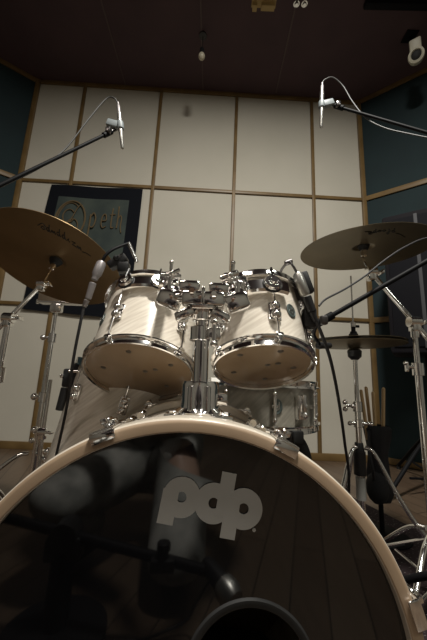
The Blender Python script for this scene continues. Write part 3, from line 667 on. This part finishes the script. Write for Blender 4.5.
# ------------------------------------------------------------------ tripod leg of a chrome stand at lower left is part of the left stand; clamp and rod for floor-tom mic
c1=at(71,378,.93)
tmc=thing('clip_microphone','black clip-on microphone clamped at the floor tom rim','microphone',c1)
part('clamp',MB().box(c1,X,Y,Z,(.042,.03,.055),.006).box(c1+V((.02,0,.035)),X,Y,Z,(.03,.025,.016),.004),blackp,tmc)
part('capsule',MB().cyl(c1+V((-.012,0,-.03)),c1+V((-.022,0,-.095)),.013,.011),blackp,tmc)
part('clamp_screw',MB().cyl(c1+V((.0,-.02,.02)),c1+V((.04,-.02,.02)),.005).ball(c1+V((-.02,-.018,.005)),.006),chrome,tmc)
# pair of chrome wing joints low left
jw=at(43,432,1.12)
tw=thing('rod_stand','short chrome rod stand with two wing joints beside the floor tom','stand',(jw.x,jw.y,0))
part('rod',MB().cyl((jw.x,jw.y,0.01),(jw.x,jw.y,at(60,380,1.12).z),.007),chromeb,tw)
part('wing_joint',joint(MB(),jw,.9).ball(jw+V((-.03,0,.006)),.012).ball(jw+V((-.035,0,-.03)),.009),chrome,tw)
part('foot_disc',MB().lathe((jw.x,jw.y,.0005),Z,[(0,0),(.09,0),(.09,.006),(0,.012)],32),blackm,tw)
# ------------------------------------------------------------------ microphones
def pencil(name,label,p_top,p_bot,yy,boom,cable,clipdir,bulk=1):
    a=at(*p_top,yy); b=at(*p_bot,yy); d=(b-a); L=d.length; d.normalize()
    t=thing(name,label,'microphone',a,'pencil overhead microphones')
    part('body',MB().lathe(a,d,[(0,0),(.0085,0),(.0095,.004),(.0095,L*.55),(.0075,L*.62),(.0068,L*.98),(.005,L),(0,L)],24),silver,t)
    part('connector',MB().lathe(a-d*.055,d,[(0,0),(.004,0),(.005,.015),(.0075,.02),(.0075,.056),(0,.056)],20),greymic,t)
    m=a+d*L*.38
    part('clip',MB().lathe(m-d*.02,d,[(.0097,0),(.014,0),(.015,.004),(.015,.03),(.014,.034),(.0097,.034)],24).box(m+clipdir*.034,clipdir,Y,clipdir.cross(Y),(.05,.024,.030),.004),mat('clip_grey',(.22,.25,.26),.5),t)
    part('cable',MB().tube([a-d*.05]+[at(x,y,q) for x,y,q in cable],.0028,seg=8),greycable,t)
    return m
m1=pencil('overhead_microphone','slim silver pencil microphone pointing down at upper left, on a black boom',(119,113),(122.5,148.5),1.10,None,
   [(114,98,1.10),(106,99,1.10),(88,120,1.08),(68,146,1.05),(52,160,1.02),(30,173,.98),(-10,192,.92)],V((-1,0,.25)).normalized())
m2=pencil('overhead_microphone','slim silver pencil microphone pointing down at upper right, on a black boom',(322,92),(321,127.5),1.20,None,
   [(325,79.5,1.2),(333,77.5,1.2),(343,86,1.2),(352,101,1.18),(366,118,1.14),(385,128,1.1),(410,134,1.04),(440,140,.98)],V((1,0,.35)).normalized())
def micstand(label,tip,mid,end,basexy,thick=.0065,zfoot=None):
    tip=V(tip);end=V(end); t=thing('microphone_stand',label,'stand',(basexy[0],basexy[1],0),'black boom microphone stands')
    d=(end-tip).normalized()
    part('boom_arm',MB().cyl(tip,end,thick,seg=14).cyl(tip-d*.0,tip+d*.05,thick*1.7,seg=14),blackm,t)
    part('thread_adapter',MB().cyl(tip-d*.03,tip,.007,seg=12).box(tip+d*.015+V((0,-.012,0)),X,Y,Z,(.02,.02,.024),.004),steel,t)
    piv=tip+(end-tip)*mid
    base=V((basexy[0],basexy[1],0))
    part('pivot_clutch',MB().cyl(piv-Y*.02,piv+Y*.02,.026,seg=24).box(piv-Z*.03,X,Y,Z,(.03,.03,.05),.005).cyl(piv+Y*.02,piv+Y*.05,.014,seg=8),blackp,t)
    part('pole',MB().cyl(V((piv.x,piv.y,.08)),V((piv.x,piv.y,piv.z-.03)),.0105).cyl(V((piv.x,piv.y,.62)),V((piv.x,piv.y,.70)),.017),blackm,t)
    t.location=(piv.x,piv.y,0)
    return t,piv
def micbase(label,tip,end,mid,rad=.30,ang=0.3,r=.009):
    tip=V(tip);end=V(end); piv=tip+(end-tip)*mid
    t,piv=micstand(label,tip,mid,end,(piv.x,piv.y))
    tripod(t,None,V((piv.x,piv.y,0)),rad,.10,.22,ang,r=r,m=blackm)
    return t
eL=at(-60,214,.80); micbase('black boom microphone stand reaching in from the left to the silver overhead microphone',m1+V((-.034,0,-.028)),eL,.93)
eR=at(480,148,.95); micbase('black boom microphone stand reaching in from the right to the silver overhead microphone',m2+V((.062,0,.0)),eR,.93,ang=1.2)
# boom to the right rack tom
tipA=at(317,324,.80); endA=at(455,245,.74)
micbase('thick black boom microphone stand in front of the right cymbal stand',tipA,endA,.95,rad=.33,ang=2.2)
# tom mics
def tube_cable(label,pts,m=cablem,r=.0032,origin=None,floor_end=False):
    P=[at(*p) for p in pts]
    if floor_end: e=P[-1]; P+=[V((e.x+.01,e.y+.06,e.z*.45)),V((e.x+.03,e.y+.12,.012)),V((e.x+.12,e.y+.3,.010)),V((e.x+.4,e.y+.42,.010))]
    o=part('microphone_cable',MB().tube(P,r,seg=8),m,origin=P[0]); return tag(o,label,'cable')
ta=thing('tom_microphone','grey clip-on microphone with gooseneck on the larger rack tom','microphone',at(98,270,.74))
g0=at(102,262,.74); g1=at(93,283,.73)
part('body',MB().lathe(g0,(g1-g0),[(0,0),(.009,0),(.0122,.006),(.0122,.036),(.009,.044),(.008,.054),(0,.054)],24),greymic,ta)
part('connector',MB().cyl(g1,at(88,299,.73),.009,.0075,seg=18).cyl(at(87,300,.73),at(84,307,.73),.007,.005,seg=14),greymic,ta)
part('gooseneck',MB().tube([g0,at(106,255,.74),at(114,249,.75),at(128,243.5,.78)],.004),blackm,ta)
part('capsule',MB().cyl(at(128.5,243,.78),at(137,262,.78),.0055,.005,seg=14),chromeb,ta)
part('rim_clamp',MB().box(at(118,262,.79),X+Z*.7,Y,Z-X*.7,(.055,.03,.024),.005).box(at(124,268,.79),X,Y,Z,(.03,.03,.03),.005).ball(at(116,258,.775),.008),blackp,ta)
tube_cable('black cable running down from the grey tom microphone past the floor tom',[(84,306,.73),(80,325,.73),(75,350,.74),(71,375,.76),(68,400,.80),(62,430,.84),(55,462,.88),(50,500,.9)],r=.0038,floor_end=True)
tb_=thing('tom_microphone','silver clip-on microphone with T-shaped top on the smaller rack tom','microphone',at(303,283,.66))
h0=at(297,273,.66); h1=at(306,297,.66)
part('body',MB().lathe(h0,(h1-h0),[(0,0),(.008,0),(.012,.006),(.012,.052),(.010,.056),(0,.056)],24),silver,tb_)
part('connector',MB().cyl(h1,at(312,312,.66),.012,.010,seg=18).cyl(at(312,312,.66),at(316,322,.66),.008,.006,seg=14),blackp,tb_)
part('holder',MB().box(at(306,283,.675),(h1-h0).normalized(),Y,(h1-h0).normalized().cross(Y),(.055,.02,.022),.005),blackp,tb_); part('cable_grip',MB().box(at(309,318,.68),X,Y,Z,(.03,.03,.045),.006),blackp,tb_)
part('gooseneck',MB().tube([h0,at(293,266,.66),at(288.5,262,.665),at(282,269,.69),at(280,275,.70)],.003).cyl(at(285,263.5,.665),at(292,261,.665),.006),steel,tb_)
part('rim_clamp',MB().box(at(296,292,.70),X,Y,Z,(.03,.03,.05),.005),steel,tb_)
tube_cable('black cable hanging from the silver tom microphone down past the hi-hat stand',[(316,321,.66),(322,335,.68),(330,358,.72),(336,385,.78),(341,415,.84),(345,445,.90),(349,480,.95)],r=.0042,floor_end=True)
tube_cable('thin cable arcing from the smaller rack tom over the right cymbal stand',[(319,306,.70),(326,299,.71),(345,289,.73),(365,276,.75),(385,260,.77),(405,247,.79),(427,238,.81),(447,243,.76)],r=.0025)
# snare microphone with clamp block between tom and snare edges at the hi-hat side
q=at(323,345,.9)
tq=thing('snare_microphone','small black microphone pointing in at the edge of the hi-hat cymbals','microphone',q)
part('body',MB().cyl(at(318,345.5,.9),at(330,345.5,.93),.011,.009),blackp,tq)
part('stem',MB().tube([at(320,345,.9),at(314,335,.86),at(316,326,.82)],.005),blackm,tq)
# black dynamic mic / pouch beyond the right claw
p0=at(286,443,1.0)
tk=thing('dynamic_microphone','round black microphone with metal grille under the snare drum','microphone',p0)
part('grille',MB().ball(p0,.034,sz=1.0,seg=28),steel,tk)
part('body',MB().tube([p0+V((.01,0,.012)),p0+V((.04,.0,-.005)),p0+V((.06,.0,-.05)),p0+V((.065,0,-.12))],[.030,.016],seg=18),rubber,tk)
part('grille_band',MB().lathe(p0,V((1,0,-.2)),[(.032,.002),(.0355,.003),(.0355,.010),(.032,.011)],28),chromeb,tk)
part('short_stand',MB().cyl(p0+V((.065,0,-.12)),V((p0.x+.065,p0.y,.012)),.008).lathe((p0.x+.065,p0.y,.0005),Z,[(0,0),(.08,0),(.08,.01),(0,.02)],28),blackm,tk)
# ------------------------------------------------------------------ rug
def fl(px,py): return hit(px,py,V((0,0,.0)),Z)
r1=fl(355,499); r2=fl(427,536)
dv=(r2-r1).normalized(); nv=V((dv.y,-dv.x,0)); 
if nv.y>0: nv=-nv
a=r1-dv*.9; b=r1+dv*1.4
def rugf(u,v,o): 
    p=a*(1-u)+b*u+nv*(v*1.1); return V((p.x,p.y,.0005+o+(.0006*math.sin(u*60)*math.sin(v*43) if o>0 else 0)))
rg_=grid(rugf,60,40,.0035)
tr_=thing('rug','dark red and grey patterned rug under the right side of the drum kit','rug',(a+b)/2+nv*.5)
tr_.location.z=0
part('pile',rg_,rugm,tr_)
# ------------------------------------------------------------------ kick microphone stand (seen reflected in the head)
k0=V((-.60,-.10,.27)); k1=V((.05,-.02,.165))
tks=thing('microphone_stand','low black boom stand in front of the bass drum, seen reflected in the black head','stand',(-.33,-.06,0),'black boom microphone stands')
part('boom_arm',MB().cyl(k0,k1,.013,seg=16),blackm,tks)
pv=k0+(k1-k0)*.42
part('pivot_clutch',MB().cyl(pv-Y*.03,pv+Y*.03,.035).box(pv-Z*.03,X,Y,Z,(.09,.05,.06),.01),blackp,tks)
part('knob',MB().cyl(k1+V((-.12,0,.02)),k1+V((-.12,0,.05)),.013).cyl(k1+V((-.12,0,.045)),k1+V((-.12,0,.065)),.017,seg=8).box(k1+V((-.12,0,.015)),X,Y,Z,(.06,.03,.03),.005),blackp,tks)
part('pole',MB().cyl((pv.x,pv.y,.02),(pv.x,pv.y,pv.z),.03,.028),blackm,tks)
part('base_disc',MB().lathe((pv.x,pv.y,.0005),Z,[(0,0),(.125,0),(.125,.012),(.04,.022),(0,.022)],40),blackm,tks)
tkm=thing('kick_microphone','stubby silver and black microphone on the low stand before the bass drum','microphone',k1)
part('body',MB().lathe(k1+V((.01,.01,.0)),V((.55,.8,-.25)),[(0,-.04),(.014,-.04),(.02,-.02),(.022,.03),(0,.03)],24),blackp,tkm)
part('grille',MB().lathe(k1+V((.01,.01,.0)),V((.55,.8,-.25)),[(.0225,.03),(.028,.035),(.03,.06),(.022,.078),(0,.082)],24),silver,tkm)
part('cable',MB().tube([k1+V((0,0,-.02)),V((.02,-.05,.08)),V((-.03,-.06,.02)),V((-.25,-.03,.006)),V((-.9,-.1,.006))],.0035,seg=8),cablem,tkm)
# ------------------------------------------------------------------ photographer (seen reflected)
denim=mat('washed_denim',(.2,.2,.19),.85,tex='noise',ns=14,c0=(.26,.27,.25),c1=(.58,.57,.53))
jacket=mat('dark_jacket',(.03,.022,.022),.8); skin=mat('skin',(.55,.36,.27),.5); hair=mat('hair',(.03,.02,.014),.6)
def skinned(name,verts,edges,radii,m,parent,root=0,sub=2):
    me=bpy.data.meshes.new(name); pl=wloc(parent)
    me.from_pydata([tuple(V(v)-pl) for v in verts],edges,[]); me.materials.append(m)
    o=bpy.data.objects.new(name,me); COL.objects.link(o); o.parent=parent
    md=o.modifiers.new('skin','SKIN'); md.use_smooth_shade=True
    for i,r in enumerate(radii):
        sv=me.skin_vertices[0].data[i]; sv.radius=(r,r) if not isinstance(r,tuple) else r; sv.use_root=(i==root)
    s=o.modifiers.new('sub','SUBSURF'); s.levels=sub; s.render_levels=sub
    return o
def ensure_skin(me):
    pass
PX=-.14
per=thing('person','kneeling person in grey jeans and dark jacket holding a phone, reflected in the drum head','person',(PX,-.5,0))
bv=[(PX,-.58,.27),(PX,-.58,.44),(PX+.01,-.56,.66),(PX+.02,-.52,.82),(PX+.03,-.48,.95),(PX+.035,-.45,1.02),(PX+.04,-.43,1.10),(PX+.045,-.41,1.17),
    (PX-.15,-.50,.88),(PX-.27,-.36,.66),(-.085,-.12,.60),
    (PX+.20,-.50,.88),(PX+.34,-.34,.66),(.085,-.12,.60),
    (PX-.11,-.54,.26),(PX-.30,-.16,.25),(PX-.20,-.42,.09),(PX-.28,-.30,.05),
    (PX+.10,-.54,.26),(PX+.10,-.13,.10),(PX+.10,-.46,.07),(PX+.11,-.56,.06)]
be=[(0,1),(1,2),(2,3),(3,4),(4,5),(5,6),(6,7),(3,8),(8,9),(9,10),(3,11),(11,12),(12,13),(0,14),(14,15),(15,16),(16,17),(0,18),(18,19),(19,20),(20,21)]
brd=[.11,.11,.115,.12,.07,.055,.085,.075,.06,.042,.026,.06,.042,.026,.095,.066,.042,.036,.095,.066,.042,.036]
def mk(name,vs,es,rs,m,parent,root=0,sub=2):
    me=bpy.data.meshes.new(name); pl=wloc(parent)
    me.from_pydata([tuple(V(v)-pl) for v in vs],es,[]); me.materials.append(m)
    o=bpy.data.objects.new(name,me); COL.objects.link(o); o.parent=parent
    md=o.modifiers.new('skin','SKIN'); md.use_smooth_shade=True
    if not me.skin_vertices:
        bm=bmesh.new(); bm.from_mesh(me); bm.verts.layers.skin.verify(); bm.to_mesh(me); bm.free()
    for i,r in enumerate(rs):
        sv=me.skin_vertices[0].data[i]; sv.radius=(r,r); sv.use_root=(i==root)
    s=o.modifiers.new('sub','SUBSURF'); s.levels=sub; s.render_levels=sub
    return o
mk('body',bv,be,brd,skin,per)
mk('jacket',[bv[i] for i in (1,2,3,4,8,9,10,11,12,13)],[(0,1),(1,2),(2,3),(2,4),(4,5),(5,6),(2,7),(7,8),(8,9)],[.185,.185,.19,.085,.075,.056,.040,.075,.056,.040],jacket,per)
mk('trousers',[bv[i] for i in (1,0,14,15,16,18,19,20)],[(0,1),(1,2),(2,3),(3,4),(1,5),(5,6),(6,7)],[.17,.18,.115,.092,.070,.115,.092,.070],denim,per,root=1)
for k,(i,j) in enumerate(((16,17),(20,21))):
    mk('shoe',[V(bv[i])-Z*.03,V(bv[i])*.5+V(bv[j])*.5-Z*.02,V(bv[j])+V((0,.03,0))],[(0,1),(1,2)],[.045,.042,.034],rubber,per,root=1)
hc_=V((PX+.045,-.41,1.15)); fwd=V((.1,.85,-.4)).normalized()
part('hair',MB().lathe(hc_+V((0,-.02,.04)),V((0,-.7,1)),[(0,-.005),(.095,-.01),(.1,.01),(.092,.045),(.06,.078),(0,.092)],28),hair,per)
part('nose',MB().lathe(hc_+V((.005,.09,-.0)),V((0,.7,-.5)),[(.014,-.02),(.013,0),(.008,.014),(0,.018)],14),skin,per)
for s in (-1,1):
    part('eye',MB().ball(hc_+V((s*.03,.078,.025)),.011),mat('eye',(.5,.5,.48),.2),per)
    part('ear',MB().ball(hc_+V((s*.088,-.0,.0)),.024,n=X,sz=.4),skin,per)
part('mouth',MB().box(hc_+V((.003,.082,-.045)),X,Y,Z,(.045,.012,.010),.003),mat('lips',(.35,.14,.12),.5),per)
for s in (-1,1):
    w=V((s*.085,-.12,.60)); palm=V((s*.062,-.065,.60))
    vs=[w,palm]; es=[(0,1)]; rs=[.024,.026]
    for q in range(4):
        b0=palm+V((s*-.004,.012,.024-.018*q)); kk=b0+V((s*-.002,.022,0)); tip=V((s*.030,-.030,b0.z)); i=len(vs)
        vs+=[b0,kk,tip]; es+=[(1,i),(i,i+1),(i+1,i+2)]; rs+=[.010,.0095,.008]
    i=len(vs); vs+=[palm+V((s*-.012,-.012,.03)),V((s*.030,-.052,.645)),V((s*.018,-.045,.66))]; es+=[(1,i),(i,i+1),(i+1,i+2)]; rs+=[.013,.011,.009]
    mk('hand',vs,es,rs,skin,per,root=1,sub=1)
ph=thing('phone','dark smartphone held upright by the kneeling person','phone',(0,-.024,.60))
part('case',MB().box((0,-.024,.60),X,Y,Z,(.074,.009,.152),.004),blackp,ph)
part('screen',MB().box((0,-.0290,.60),X,Y,Z,(.068,.001,.144)),mat('screen',(.02,.02,.02),.1),ph)
# ------------------------------------------------------------------ lights
def area(loc,tgt,size,e,col,name):
    l=bpy.data.lights.new(name,'AREA'); l.shape='DISK'; l.size=size; l.energy=e; l.color=col
    o=bpy.data.objects.new(name,l); COL.objects.link(o); o.location=loc; o.rotation_euler=(V(tgt)-V(loc)).to_track_quat('-Z','Y').to_euler(); return o
WARM=(1,.90,.76)
area((.42,.15,CEIL-.05),(.42,.15,0),.30,142,(1,.965,.89),'ceiling_lamp_front')
for x_,c_,e_ in ((-1.7,(1,.88,.78),28),(1.9,(.96,.98,.88),28)):
    o=area((x_,-1.6,CEIL-.06),(x_,-1.6,0),1.2,e_,c_,'fill_panel'); o.data.shape='RECTANGLE'; o.data.size=1.4; o.data.size_y=.28  # added fill panels, for soft light and long highlights on the chrome
w=bpy.data.worlds.new('world'); S.world=w; w.use_nodes=True; w.node_tree.nodes['Background'].inputs[0].default_value=(.02,.018,.016,1)
vs_=S.view_settings; vs_.view_transform='Standard'; vs_.look='None'; vs_.gamma=1; vs_.use_curve_mapping=False; vs_.exposure=0.0
